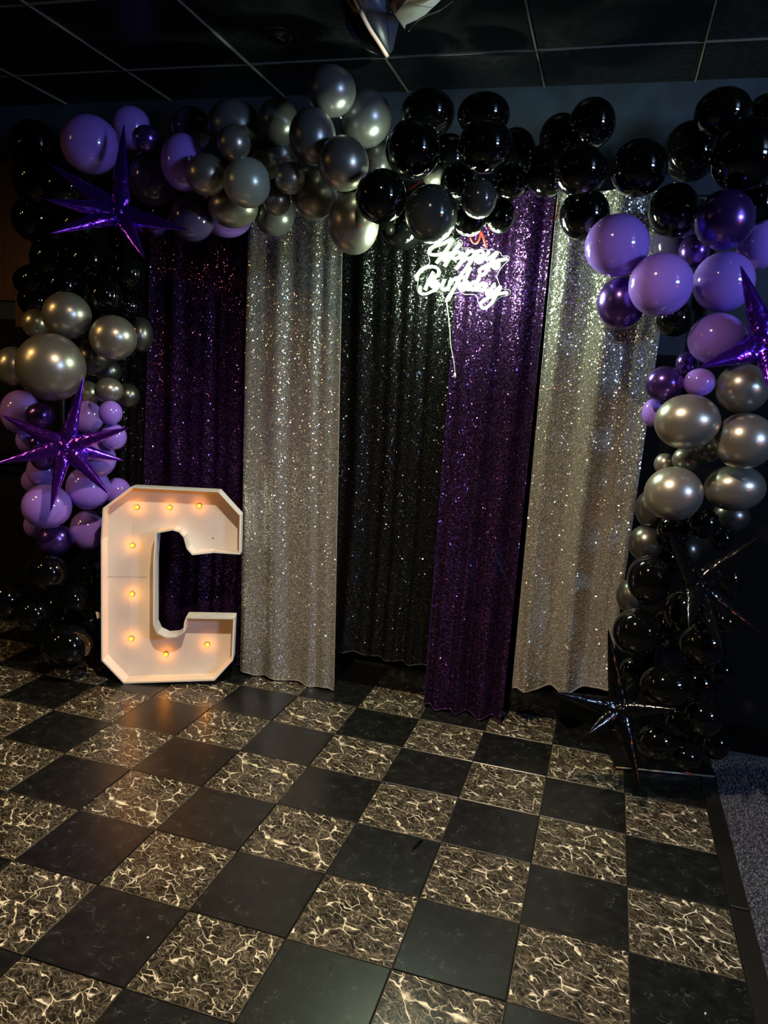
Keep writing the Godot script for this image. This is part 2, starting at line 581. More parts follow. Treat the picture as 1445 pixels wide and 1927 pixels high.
func curtain(q: Dictionary) -> void:
	var where := cloth_point(0.5, 1.0, q)
	where = Vector3(where.x, where.y, q.z)
	var t := thing("sequin_curtain", q.label, "curtain", where, "sequin curtain panels of the backdrop")
	var nu := int(q.folds * 16) + 1
	var nv := 70
	var pts := []
	for j in nv:
		for i in nu:
			pts.append(cloth_point(float(i) / (nu - 1), float(j) / (nv - 1), q) - where)
	part("fabric", grid_mesh(pts, nu, nv), q.cloth, t)
	# rolled hem along the bottom and a thin selvedge on both edges
	var path := []
	for i in nu:
		path.append(cloth_point(float(i) / (nu - 1), 1.0, q) - where + Vector3(0, 0.003, 0))
	part("hem", tube(path, 0.004, 6), q.edge, t)
	for e in 2:
		path = []
		for j in nv:
			path.append(cloth_point(float(e), float(j) / (nv - 1), q) - where)
		part("selvedge", tube(path, q.get("selvedge", 0.002), 5), q.edge, t)
	# sequins: small discs sewn in rows, each hanging at its own tilt
	var disc := SurfaceTool.new()
	disc.begin(Mesh.PRIMITIVE_TRIANGLES)
	disc.set_smooth_group(0xFFFFFFFF)
	for i in range(1, 5):
		for k in [0, i + 1, i]:
			var an: float = TAU * k / 6.0
			disc.set_normal(Vector3(0, 0, 1))
			disc.add_vertex(Vector3(cos(an), sin(an), 0))
	var dm := disc.commit()
	var width: float = absf(q.bottom[1] - q.bottom[0])
	var pitch: float = q.get("pitch", 0.0054)
	var rows := int((q.y - minf(q.hem[0], q.hem[1])) / pitch)
	var cols := int(width * 1.55 / pitch)
	var buf := PackedFloat32Array()
	buf.resize(rows * cols * 16)
	var w := 0
	var count := 0
	var rad: float = q.get("size", 0.0031)
	var base: Color = q.sequin
	var alt: Color = q.sequin2
	for j in rows:
		for i in cols:
			var s := (i + rng.randf_range(0.1, 0.9)) / cols
			var v := (j + rng.randf_range(0.2, 0.8)) / rows
			var p := cloth_point(s, v, q)
			var du := cloth_point(minf(s + 0.004, 1.0), v, q) - cloth_point(s - 0.004, v, q)
			var dv := Vector3(0, -1, 0)
			var n := -du.cross(dv).normalized()
			if n.z < 0: n = -n
			var tx := rng.randfn(0.0, q.get("scatter", 0.2))
			var ty := rng.randfn(-0.10, q.get("scatter", 0.2))
			if rng.randf() < 0.14:
				tx *= 2.6
				ty = ty * 2.6 + 0.1
			n = (n + du.normalized() * tx + Vector3.UP * ty).normalized()
			var bx := Vector3.UP.cross(n).normalized()
			var by := n.cross(bx)
			p += n * 0.0022 - where
			buf[w] = bx.x * rad; buf[w + 1] = by.x * rad; buf[w + 2] = n.x * rad; buf[w + 3] = p.x
			buf[w + 4] = bx.y * rad; buf[w + 5] = by.y * rad; buf[w + 6] = n.y * rad; buf[w + 7] = p.y
			buf[w + 8] = bx.z * rad; buf[w + 9] = by.z * rad; buf[w + 10] = n.z * rad; buf[w + 11] = p.z
			var c := base.lerp(alt, pow(rng.randf(), 3.0)) * rng.randf_range(0.55, 1.2)
			buf[w + 12] = c.r; buf[w + 13] = c.g; buf[w + 14] = c.b; buf[w + 15] = 1.0
			w += 16
			count += 1
	var mm := MultiMesh.new()
	mm.transform_format = MultiMesh.TRANSFORM_3D
	mm.use_colors = true
	mm.mesh = dm
	mm.instance_count = count
	mm.buffer = buf
	var mi := MultiMeshInstance3D.new()
	mi.name = "sequins"
	mi.multimesh = mm
	mi.material_override = q.shine
	mi.set_meta("kind", "stuff")
	t.add_child(mi, true)

func sequin_material(rough: float, metal: float) -> StandardMaterial3D:
	var m := mat(Color(1, 1, 1), rough, metal, 0.6)
	m.vertex_color_use_as_albedo = true
	return m

func build_curtains() -> void:
	var silver_cloth := mat(Color(0.52, 0.50, 0.46), 0.6)
	var silver_edge := mat(Color(0.50, 0.485, 0.46), 0.7)
	var purple_cloth := mat(Color(0.10, 0.045, 0.13), 0.75)
	var purple_edge := mat(Color(0.22, 0.09, 0.30), 0.5)
	var black_cloth := mat(Color(0.035, 0.037, 0.04), 0.8)
	var black_edge := mat(Color(0.05, 0.05, 0.055), 0.6)
	var shine := sequin_material(0.16, 0.78)
	var shine_dark := sequin_material(0.17, 0.85)
	var silver := {"cloth": silver_cloth, "edge": silver_edge, "shine": shine, "sequin": Color(0.80, 0.785, 0.75), "sequin2": Color(0.86, 0.79, 0.64)}
	var purple := {"cloth": purple_cloth, "edge": purple_edge, "shine": shine_dark, "sequin": Color(0.035, 0.012, 0.058), "sequin2": Color(0.36, 0.12, 0.56)}
	var black := {"cloth": black_cloth, "edge": black_edge, "shine": shine_dark, "sequin": Color(0.022, 0.023, 0.025), "sequin2": Color(0.10, 0.10, 0.095)}
	var panels := [
		[black, {"top": [-2.95, -2.535], "bottom": [-2.95, -2.555], "hem": [0.02, 0.02], "z": -0.54, "folds": 4.0, "depth": 0.010, "phase": 0.4, "label": "black sequin curtain hanging between the purple curtain and the balloon column behind the letter"}],
		[purple, {"top": [-2.53, -1.95], "bottom": [-2.55, -1.93], "hem": [0.01, 0.01], "z": -0.525, "folds": 4.0, "depth": 0.015, "phase": 1.3, "label": "dark purple sequin curtain hanging behind the white letter"}],
		[black, {"top": [-1.52, -0.88], "bottom": [-1.46, -0.86], "hem": [0.19, 0.17], "z": -0.51, "folds": 5.0, "depth": 0.018, "phase": 2.2, "label": "wide black sequin curtain whose hem stops short of the floor"}],
		[silver, {"top": [-1.945, -1.487], "bottom": [-1.90, -1.385], "hem": [0.012, 0.006], "z": -0.43, "folds": 3.4, "depth": 0.013, "phase": 0.2, "selvedge": 0.003, "label": "silver sequin curtain beside the white letter, reaching the floor"}],
		[purple, {"top": [-0.935, -0.545], "bottom": [-0.925, -0.55], "hem": [0.012, 0.012], "z": -0.43, "folds": 3.6, "depth": 0.021, "phase": 4.1, "label": "dark purple sequin curtain hanging behind and below the neon sign"}],
		[silver, {"top": [-0.535, -0.06], "bottom": [-0.515, -0.095], "hem": [0.175, 0.265], "z": -0.41, "folds": 2.6, "depth": 0.030, "phase": 5.3, "scatter": 0.22, "label": "silver sequin curtain with raised hem beside the balloon column on the carpet side"}],
	]
	for e in panels:
		var q: Dictionary = e[0].duplicate()
		q.merge(e[1], true)
		q.y = 2.36
		curtain(q)
	# the stand the curtains hang from
	var t := thing("backdrop_stand", "dark metal pipe stand that carries the sequin curtains", "stand", Vector3(-1.5, 0, -0.575))
	part("crossbar", tube([Vector3(-1.62, 2.37, 0), Vector3(1.62, 2.37, 0)], 0.012, 12), M.black, t)
	for s in [-1.6, 1.6]:
		part("upright", tube([Vector3(s, 0.02, 0), Vector3(s, 2.37, 0)], 0.016, 12), M.black, t)
		box_part("foot_plate", Vector3(0.3, 0.012, 0.036), Vector3(s, 0.006, 0.0), M.black, t)

# ------------------------------------------------------------------ balloons

func make_balloon_meshes() -> void:
	var prof := [Vector2(0.0001, 1.0)]
	for k in range(1, 23):
		var th := PI * k / 24.0
		var r := sin(th)
		var y := cos(th)
		if th > PI * 0.5:
			var u := (th - PI * 0.5) / (PI * 0.5)
			y -= 0.10 * u * u
			r *= 1.0 - 0.06 * u * u
		prof.append(Vector2(r, y))
	prof.append(Vector2(0.085, -1.12))
	prof.append(Vector2(0.045, -1.17))
	prof.append(Vector2(0.0001, -1.18))
	unit_balloon = lathe(prof, 36)
	unit_knot = lathe([Vector2(0.0001, -1.13), Vector2(0.05, -1.15), Vector2(0.075, -1.18), Vector2(0.05, -1.21), Vector2(0.045, -1.225), Vector2(0.10, -1.27), Vector2(0.085, -1.272), Vector2(0.0001, -1.23)], 14)

# kind, u, v, half width, half height in photo pixels, layer (0 front .. 3 back), label
func balloon_rows() -> Array:
	return [
		["K", 66.0, 276.0, 50.0, 52.0, 2.0, "black balloon at the very top outer corner of the column beside the wooden panel"],
		["K", 78.0, 340.0, 57.0, 58.0, 1.5, "big black balloon just under the topmost outer one beside the wooden panel"],
		["K", 122.0, 352.0, 46.0, 46.0, 1.0, "black balloon crossed by the upper purple star's long thin upper arm"],
		["K", 66.0, 412.0, 46.0, 45.0, 2.0, "black balloon bulging over the wooden panel, at the height of the upper purple star"],
		["K", 150.0, 425.0, 44.0, 44.0, 2.0, "black balloon behind the flat pointing arm of the upper purple star"],
		["K", 98.0, 487.0, 44.0, 40.0, 1.5, "black balloon below the upper purple star, second from the panel edge"],
		["K", 70.0, 530.0, 48.0, 33.0, 2.0, "squashed black balloon bulging beside the light strip of the wooden panel"],
		["K", 64.0, 565.0, 32.0, 33.0, 2.5, "small black balloon tucked right above the outermost silver balloons"],
		["K", 168.0, 492.0, 46.0, 44.0, 1.0, "large glossy black balloon hanging just below the upper purple star's lower arms"],
		["K", 122.0, 540.0, 40.0, 38.0, 1.0, "black balloon resting directly on the high silver balloon of the column"],
		["K", 241.0, 515.0, 32.0, 36.0, 1.5, "small black balloon under the upper star, beside the purple sequin curtain edge"],
		["K", 198.0, 558.0, 34.0, 34.0, 1.0, "black balloon between the two smallest ones above the paired silver balloons"],
		["K", 240.0, 577.0, 27.0, 28.0, 1.5, "smallest black balloon above the silver ones, touching the black curtain"],
		["K", 262.0, 622.0, 27.0, 36.0, 3.0, "shadowed dark balloon peeking out behind the round silver balloon by the curtain"],
		["P", 170.0, 272.0, 57.0, 58.0, 0.0, "big matte purple balloon, dim, above the upper purple foil star"],
		["P", 247.0, 241.0, 40.0, 43.0, 2.0, "dim purple balloon peeking up behind the big matte purple one"],
		["V", 275.0, 262.0, 27.0, 27.0, 1.0, "small chrome purple balloon tucked between dim purple balloons at the garland's start"],
		["Q", 290.0, 336.0, 50.0, 54.0, 1.0, "dim smoky purple balloon right of the upper star's vertical arm"],
		["P", 345.0, 306.0, 43.0, 57.0, 1.0, "dim purple balloon partly covered by a silver one, over the purple curtain"],
		["Q", 360.0, 241.0, 39.0, 41.0, 2.0, "dark purple balloon behind the largest silver balloon at the garland's start"],
		["Q", 361.0, 412.0, 43.0, 44.0, 2.0, "dim purple balloon hanging lowest over the purple curtain, behind the star arm"],
		["P", 427.0, 408.0, 48.0, 40.0, 2.5, "purple balloon showing below the silver pair where purple and silver curtains meet"],
		["V", 292.0, 428.0, 20.0, 17.0, 2.0, "small dark chrome purple balloon nearly lost behind the upper purple star"],
		["D", 441.0, 238.0, 51.0, 53.0, 1.5, "largest dark silver balloon of the garland, behind the small egg shaped one"],
		["S", 440.0, 270.0, 32.0, 35.0, 0.0, "small egg shaped silver balloon in front of the largest dark silver one"],
		["S", 388.0, 329.0, 39.0, 41.0, 0.0, "silver balloon overlapping the dim purple one, beside the pale greenish silver balloon"],
		["L", 465.0, 344.0, 45.0, 49.0, 0.0, "pale greenish silver balloon, brightest of the garland's silver cluster"],
		["S", 439.0, 390.0, 48.0, 40.0, 1.2, "silver balloon below and behind the pale greenish one"],
		["S", 497.0, 310.0, 30.0, 30.0, 1.5, "small silver balloon squeezed behind the pale greenish one and the tiny mirror one"],
		["D", 523.0, 292.0, 38.0, 38.0, 2.0, "dark silver balloon in the middle of the silver cluster, behind the tiny ones"],
		["D", 524.0, 228.0, 38.0, 46.0, 1.5, "dark silver balloon standing at the garland's upper edge beside the largest one"],
		["S", 545.0, 335.0, 29.0, 32.0, 0.0, "tiny mirror bright silver balloon in the middle of the garland"],
		["S", 521.0, 377.0, 26.0, 30.0, 0.6, "tiny silver balloon directly below the mirror bright one"],
		["D", 516.0, 408.0, 38.0, 37.0, 1.8, "dark silver balloon hanging over the top of the tall silver curtain"],
		["S", 591.0, 364.0, 44.0, 52.0, 1.0, "silver balloon below and beside the mirror bright one, over the silver curtain"],
		["D", 588.0, 257.0, 44.0, 57.0, 0.6, "tall dark silver balloon between the two highest and the lower big one"],
		["D", 623.0, 171.0, 47.0, 50.0, 1.0, "highest dark silver balloon, touching the ceiling"],
		["D", 687.0, 222.0, 50.0, 56.0, 1.0, "big dark silver balloon beside the highest one, bordering the black balloons"],
		["S", 646.0, 308.0, 48.0, 54.0, 0.0, "big silver balloon in front of the tall one, above the teardrop silver balloon"],
		["D", 712.0, 300.0, 28.0, 38.0, 2.0, "dark brownish silver balloon half hidden where silver meets black"],
		["S", 665.0, 421.0, 48.0, 60.0, 0.6, "teardrop silver balloon hanging lowest, bright side towards the neon sign"],
		["K", 717.0, 370.0, 48.0, 54.0, 0.0, "round black balloon overlapping the teardrop silver balloon"],
		["K", 777.0, 281.0, 52.0, 59.0, 0.4, "big black balloon in front, first along from the dark silver ones"],
		["K", 805.0, 214.0, 51.0, 48.0, 1.5, "black balloon at the garland's top edge behind the first big one"],
		["K", 910.0, 216.0, 50.0, 43.0, 1.5, "black balloon at the garland's top edge over the neon sign"],
		["K", 913.0, 275.0, 52.0, 54.0, 0.4, "big glossy black balloon in front, straight above the neon sign's smoky one"],
		["K", 861.0, 341.0, 33.0, 36.0, 1.0, "black balloon between the two smoky grey balloons, above them"],
		["G", 811.0, 403.0, 50.0, 57.0, 0.0, "large smoky grey balloon touching the neon sign's first letter"],
		["G", 901.0, 374.0, 34.0, 39.0, 0.0, "smaller smoky grey balloon above the neon sign's ribbon"],
		["K", 884.0, 412.0, 32.0, 34.0, 1.0, "small black balloon lit from below, right over the neon lettering"],
		["K", 941.0, 407.0, 29.0, 34.0, 1.0, "small black balloon lit from below, beside the red ribbon tie"],
		["K", 960.0, 343.0, 32.0, 36.0, 1.0, "black balloon above the purple curtain's glittering edge"],
		["K", 755.0, 433.0, 40.0, 39.0, 2.0, "black balloon half hidden behind the smoky one, above the black curtain"],
		["S", 815.0, 330.0, 20.0, 22.0, 2.0, "small silver balloon glinting in the gap behind the smoky grey one"],
		["K", 845.0, 300.0, 42.0, 50.0, 2.5, "black balloon filling the gap between the two big front black ones"],
		["K", 970.0, 290.0, 40.0, 52.0, 2.5, "dark balloon behind the big glossy one, facing the bare blue wall"],
		["K", 1027.0, 321.0, 42.0, 54.0, 1.4, "black balloon lit along its lower rim, beside the ribboned pair"],
		["K", 1056.0, 258.0, 42.0, 46.0, 1.8, "black balloon behind the upper of the stacked pair, against the blue wall"],
		["K", 1114.0, 232.0, 45.0, 50.0, 1.0, "upper black balloon of the stack that rises against the blue wall"],
		["K", 1092.0, 321.0, 51.0, 50.0, 0.0, "black balloon with pale lit side in the middle of the stack of three"],
		["K", 1100.0, 404.0, 48.0, 50.0, 0.6, "lower black balloon of the stack, just above the silver curtain's corner"],
		["P", 1115.0, 422.0, 16.0, 24.0, 1.0, "tiny dark purple balloon squeezed between black and the brightest purple"],
		["K", 1202.0, 316.0, 55.0, 57.0, 1.0, "round black balloon above the strip of sequins showing over the bright purple one"],
		["K", 1268.0, 396.0, 50.0, 53.0, 1.4, "black balloon behind the bright purple pair, above the deep purple one"],
		["K", 1360.0, 213.0, 57.0, 50.0, 1.0, "highest black balloon of the corner over the carpet side"],
		["K", 1300.0, 285.0, 56.0, 60.0, 2.0, "dim black balloon in the middle of the corner cluster, barely lit"],
		["K", 1402.0, 292.0, 70.0, 74.0, 0.4, "hugest black balloon, cut by the picture edge at the top corner"],
		["K", 1425.0, 385.0, 40.0, 40.0, 1.4, "black balloon under the hugest one, beside the chrome purple balloon"],
		["K", 1440.0, 215.0, 36.0, 40.0, 2.0, "black balloon at the picture edge behind the highest corner one"],
		["P", 1161.0, 462.0, 62.0, 60.0, 0.0, "bright purple balloon nearest the neon sign"],
		["P", 1243.0, 536.0, 62.0, 61.0, 0.0, "bright purple balloon with a dark spot, second of the bright pair"],
		["V", 1169.0, 570.0, 46.0, 51.0, 0.4, "chrome purple balloon below the bright pair, over the silver curtain"],
		["V", 1363.0, 414.0, 59.0, 58.0, 0.0, "big chrome purple balloon at the top of the carpet side column"],
		["Q", 1275.0, 462.0, 50.0, 48.0, 2.6, "deep purple balloon in shadow behind the bright pair"],
		["V", 1306.0, 472.0, 30.0, 32.0, 2.0, "shadowed chrome purple balloon behind the big chrome purple one"],
		["P", 1361.0, 531.0, 61.0, 58.0, 0.6, "flattened purple balloon pressed beside the bright pair"],
		["P", 1428.0, 458.0, 44.0, 52.0, 1.5, "dim purple balloon at the picture edge below the big chrome purple one"],
		["P", 1349.0, 638.0, 58.0, 49.0, 0.3, "purple balloon under the flattened one, touched by the edge star's arm"],
		["K", 1270.0, 600.0, 36.0, 34.0, 3.0, "black balloon in the shadowed gap below the bright purple pair"],
		["V", 1292.0, 684.0, 21.0, 23.0, 1.0, "tiny chrome purple balloon wedged under the star touched purple one"],
		["V", 1250.0, 723.0, 37.0, 34.0, 0.4, "chrome purple balloon bulging over the silver curtain's edge"],
		["P", 1316.0, 720.0, 31.0, 27.0, 0.3, "small purple balloon under the edge star's arm tip"],
		["P", 1228.0, 777.0, 21.0, 26.0, 1.0, "tiny purple balloon touching the silver curtain, under the chrome purple"],
		["S", 1397.0, 731.0, 53.0, 47.0, 0.5, "silver balloon under the edge star, the highest silver on the carpet side"],
		["S", 1293.0, 794.0, 64.0, 52.0, 0.0, "wide silver balloon right below the small purple ones"],
		["S", 1400.0, 830.0, 61.0, 53.0, 0.3, "silver balloon at the picture edge, beside the wide one"],
		["S", 1328.0, 845.0, 28.0, 27.0, 1.3, "small shaded silver balloon in the gap below the wide one"],
		["S", 1290.0, 865.0, 26.0, 24.0, 0.8, "smallest silver balloon sitting on the pale silver one"],
		["S", 1250.0, 873.0, 20.0, 20.0, 1.0, "tiny warm toned silver balloon beside the smallest one, at the curtain side"],
		["S", 1267.0, 929.0, 57.0, 51.0, 0.0, "pale silver balloon with the dimmed top, above the black cluster"],
		["S", 1382.0, 918.0, 61.0, 44.0, 0.5, "broad silver balloon overlapped by the one at the picture edge above"],
		["T", 1225.0, 958.0, 30.0, 36.0, 1.6, "shaded silver balloon behind the pale one, touching the curtain"],
		["T", 1375.0, 972.0, 37.0, 31.0, 1.6, "dim silver balloon beneath the broad one"],
		["T", 1215.0, 1022.0, 34.0, 34.0, 1.5, "silver balloon beside the silver curtain, below the shaded one"],
		["T", 1186.0, 1122.0, 27.0, 32.0, 2.0, "dim silver balloon lowest by the curtain, behind two black ones"],
		["T", 1292.0, 1035.0, 26.0, 26.0, 1.0, "small dark chrome balloon behind the upper black star's spikes"],
		["K", 1323.0, 985.0, 33.0, 29.0, 0.8, "black balloon just under the dim broad silver one"],
		["K", 1265.0, 996.0, 30.0, 28.0, 1.0, "black balloon right under the pale silver balloon"],
		["K", 1358.0, 1014.0, 22.0, 22.0, 1.5, "small black balloon next to the upper black star's raised spike"],
		["K", 1221.0, 1092.0, 42.0, 48.0, 0.4, "black balloon with many lamp glints beside the upper black star"],
		["K", 1199.0, 1190.0, 48.0, 46.0, 0.3, "black balloon level with the top spike of the lower black star"],
		["K", 1368.0, 1090.0, 33.0, 34.0, 1.0, "black balloon behind the upper black star's outer arm"],
		["K", 1290.0, 1150.0, 44.0, 46.0, 1.6, "unlit black balloon behind the upper black star's lower arms"],
		["K", 1322.0, 1213.0, 46.0, 43.0, 0.4, "black balloon with three coloured glints below the upper black star"],
		["K", 1362.0, 1172.0, 26.0, 26.0, 1.2, "small black balloon on the carpet side of the three glint one"],
		["K", 1357.0, 1263.0, 24.0, 24.0, 1.0, "small black balloon below the three glint one"],
		["K", 1255.0, 1290.0, 53.0, 42.0, 0.2, "widest low black balloon above the lower black star's side spike"],
		["K", 1190.0, 1262.0, 24.0, 26.0, 1.5, "small black balloon between the stacked black ones and the lower star"],
		["K", 1322.0, 1350.0, 38.0, 38.0, 0.6, "black balloon near the carpet, second from the floor"],
		["K", 1236.0, 1396.0, 40.0, 36.0, 0.3, "lowest black balloon sitting on the base plate by the carpet"],
		["K", 1290.0, 1425.0, 30.0, 27.0, 0.6, "small black balloon lying on the base plate next to the lowest one"],
		["S", 126.0, 594.0, 48.0, 45.0, 0.3, "silver balloon highest in the column behind the letter"],
		["S", 68.0, 609.0, 28.0, 28.0, 1.0, "small silver balloon outermost beside the highest silver one"],
		["S", 213.0, 636.0, 46.0, 43.0, 0.3, "silver balloon beside the highest one, towards the curtain"],
		["T", 266.0, 630.0, 22.0, 34.0, 1.5, "silver sliver of a balloon behind the curtain side silver one"],
		["S", 96.0, 691.0, 68.0, 64.0, 0.0, "biggest silver balloon of the column behind the letter"],
		["S", 25.0, 690.0, 36.0, 38.0, 1.0, "silver balloon at the picture edge behind the biggest one"],
		["T", 178.0, 674.0, 34.0, 34.0, 1.4, "shaded silver balloon between the biggest and the curtain side one"],
		["T", 203.0, 700.0, 26.0, 26.0, 1.8, "shaded silver balloon below the curtain side one"],
		["S", 165.0, 741.0, 24.0, 24.0, 1.5, "small silver balloon behind the tip of the lower purple star"],
		["S", 205.0, 735.0, 28.0, 24.0, 0.6, "small flat silver balloon above the little purple one"],
		["T", 240.0, 745.0, 23.0, 24.0, 1.6, "dark chrome balloon at the inner edge, against the black curtain"],
		["P", 38.0, 776.0, 38.0, 42.0, 1.0, "purple balloon at the picture edge under the biggest silver one"],
		["P", 165.0, 785.0, 31.0, 31.0, 1.0, "pink tinted purple balloon behind the lower star's top arm"],
		["V", 75.0, 782.0, 29.0, 24.0, 0.4, "chrome purple balloon just under the biggest silver one"],
		["P", 208.0, 777.0, 23.0, 23.0, 0.4, "little purple balloon under the small flat silver one"],
		["P", 214.0, 822.0, 25.0, 25.0, 0.6, "little purple balloon touched by the lower star's side arm"],
		["P", 55.0, 828.0, 26.0, 26.0, 1.4, "purple balloon between the two edge arms of the lower purple star"],
		["V", 68.0, 834.0, 15.0, 15.0, 1.0, "tiny chrome purple balloon behind the lower star's edge arms"],
		["P", 183.0, 864.0, 37.0, 34.0, 0.9, "purple balloon behind the lower star's short dark spike"],
		["P", 85.0, 886.0, 36.0, 34.0, 1.0, "purple balloon below the lower star's lowest edge arm"],
		["V", 82.0, 860.0, 26.0, 26.0, 0.7, "dark chrome purple balloon right behind the lower star's centre"],
		["P", 65.0, 905.0, 26.0, 24.0, 1.6, "pinkish purple balloon peeking out behind, above the round floorward one"],
		["P", 166.0, 918.0, 43.0, 41.0, 1.0, "purple balloon touching the letter's top corner, crossed by a star arm"],
		["P", 221.0, 926.0, 26.0, 27.0, 3.0, "purple balloon half behind the letter's top corner"],
		["P", 88.0, 953.0, 49.0, 42.0, 0.3, "round purple balloon with clear glints at the star's lowest tip"],
		["P", 165.0, 997.0, 34.0, 38.0, 2.0, "purple balloon against the letter's side edge"],
		["V", 103.0, 1015.0, 36.0, 31.0, 0.6, "chrome purple balloon lowest of the purples, above the black ones"],
		["P", 66.0, 988.0, 22.0, 24.0, 1.5, "purple balloon hidden behind the round glinting one"],
		["K", 92.0, 1078.0, 39.0, 35.0, 0.6, "black balloon right beneath the lowest chrome purple one"],
		["K", 15.0, 1130.0, 42.0, 40.0, 1.0, "black balloon at the picture edge, low, with stretched lamp glints"],
		["K", 65.0, 1156.0, 35.0, 34.0, 0.5, "black balloon low in the column, between edge and floor ones"],
		["K", 127.0, 1216.0, 50.0, 44.0, 0.2, "glossy black balloon reflecting the letter, resting near the floor"],
		["K", 140.0, 1130.0, 32.0, 32.0, 1.0, "black balloon beside the half hidden black star's side spike"],
		["K", 172.0, 1078.0, 28.0, 30.0, 2.5, "black balloon in the dark gap beside the letter's upper side"],
		["K", 1262.0, 1182.0, 40.0, 44.0, 2.6, "unlit black balloon deep in the column behind the stacked glossy black ones"],
		["K", 1310.0, 1290.0, 42.0, 44.0, 2.4, "unlit black balloon deep in the column, beside the widest low one"],
		["K", 1280.0, 1360.0, 40.0, 42.0, 2.5, "unlit black balloon deep in the column just above the base plate"],
		["K", 1340.0, 1140.0, 40.0, 42.0, 2.6, "unlit black balloon deep behind the upper black star's outer arms"],
		["K", 1250.0, 1050.0, 34.0, 34.0, 2.5, "unlit black balloon deep behind the small dark chrome one"],
		["K", 110.0, 1150.0, 42.0, 42.0, 2.5, "unlit black balloon deep in the gap beside the letter, near the floor"],
		["K", 118.0, 1020.0, 34.0, 36.0, 2.6, "unlit black balloon deep behind the lowest chrome purple one"],
		["K", 1345.0, 1400.0, 30.0, 30.0, 1.5, "unlit black balloon at the column's foot on the carpet side"],
		["K", 330.0, 395.0, 38.0, 40.0, 2.9, "shadowed dark balloon above the purple curtain behind the smoky purple one"],
	]

func build_balloons() -> void:
	make_balloon_meshes()
	var rows := balloon_rows()
	var n := rows.size()
	var depth := []
	var lo := []
	var mean := []
	var base := [0.06, -0.10, -0.24, -0.36]
	for b in rows:
		var d0: float = base[int(b[5])] + (float(b[5]) - int(b[5])) * -0.12
		var cover: bool = (b[1] > 195 and b[1] < 1300 and b[2] > 330) or (b[1] > 255 and b[1] < 1300 and b[2] > 300)
		lo.append(-0.28 if cover else -0.49)
		depth.append(maxf(d0, lo[-1]))
		mean.append(sqrt(b[3] * b[4]))
	# push balloons that overlap apart along their lines of sight
	for it in 90:
		for i in n:
			var pi := at(rows[i][1], rows[i][2], depth[i])
			for j in range(i + 1, n):
				var gap := Vector2(rows[i][1] - rows[j][1], rows[i][2] - rows[j][2]).length()
				if gap > mean[i] + mean[j]:
					continue
				var pj := at(rows[j][1], rows[j][2], depth[j])
				var ri: float = mean[i] * (EYE - pi).dot(CZ) / F
				var rj: float = mean[j] * (EYE - pj).dot(CZ) / F
				var lack := (ri + rj) * 0.97 - (pi - pj).length()
				if lack > 0.0:
					var front := i if rows[i][5] < rows[j][5] or (rows[i][5] == rows[j][5] and depth[i] >= depth[j]) else j
					var back := j if front == i else i
					depth[front] = minf(depth[front] + lack * 0.3, base[int(rows[front][5])] + 0.28)
					depth[back] = maxf(depth[back] - lack * 0.3, lo[back])
					pi = at(rows[i][1], rows[i][2], depth[i])
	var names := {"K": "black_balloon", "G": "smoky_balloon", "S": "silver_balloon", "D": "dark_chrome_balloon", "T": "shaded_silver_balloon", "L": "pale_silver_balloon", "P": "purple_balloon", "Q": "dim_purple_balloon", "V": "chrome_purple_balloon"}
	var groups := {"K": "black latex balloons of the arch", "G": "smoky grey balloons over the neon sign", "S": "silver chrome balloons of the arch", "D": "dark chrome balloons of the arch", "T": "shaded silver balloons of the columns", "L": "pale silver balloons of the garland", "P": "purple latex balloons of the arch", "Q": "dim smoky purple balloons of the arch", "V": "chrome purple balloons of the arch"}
	var cb := Basis(CX, CY, CZ)
	for i in n:
		var b: Array = rows[i]
		var p := at(b[1], b[2], depth[i])
		var zc := (EYE - p).dot(CZ)
		var a: float = (b[1] - 722.5) / F
		var e: float = (b[2] - 963.5) / F
		var sx: float = b[3] * zc / (F * sqrt(1.0 + a * a))
		var sy: float = b[4] * zc / (F * sqrt(1.0 + e * e))
		var t := thing(names[b[0]], b[6], "balloon", p, groups[b[0]])
		var axis := Vector3(p.x, p.y, -0.36)
		if p.y > 2.1 and b[1] > 300 and b[1] < 1200:
			axis.y = 2.38
		elif b[1] < 400:
			axis.x = -2.72
		else:
			axis.x = 0.12
		var neck := (axis - p + Vector3(rng.randf_range(-0.03, 0.03), rng.randf_range(-0.03, 0.03), -0.06)).normalized()
		var yv := -neck
		var xv := yv.cross(Vector3(0.3, 0.2, 1.0)).normalized()
		var turn := Basis(xv, yv, xv.cross(yv))
		var shape := cb * Basis.from_scale(Vector3(sx, sy, sqrt(sx * sy))) * cb.transposed() * turn
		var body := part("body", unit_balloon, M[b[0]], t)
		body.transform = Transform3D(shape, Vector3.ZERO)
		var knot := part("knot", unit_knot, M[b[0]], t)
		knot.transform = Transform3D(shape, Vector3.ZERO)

# ------------------------------------------------------------------ letter

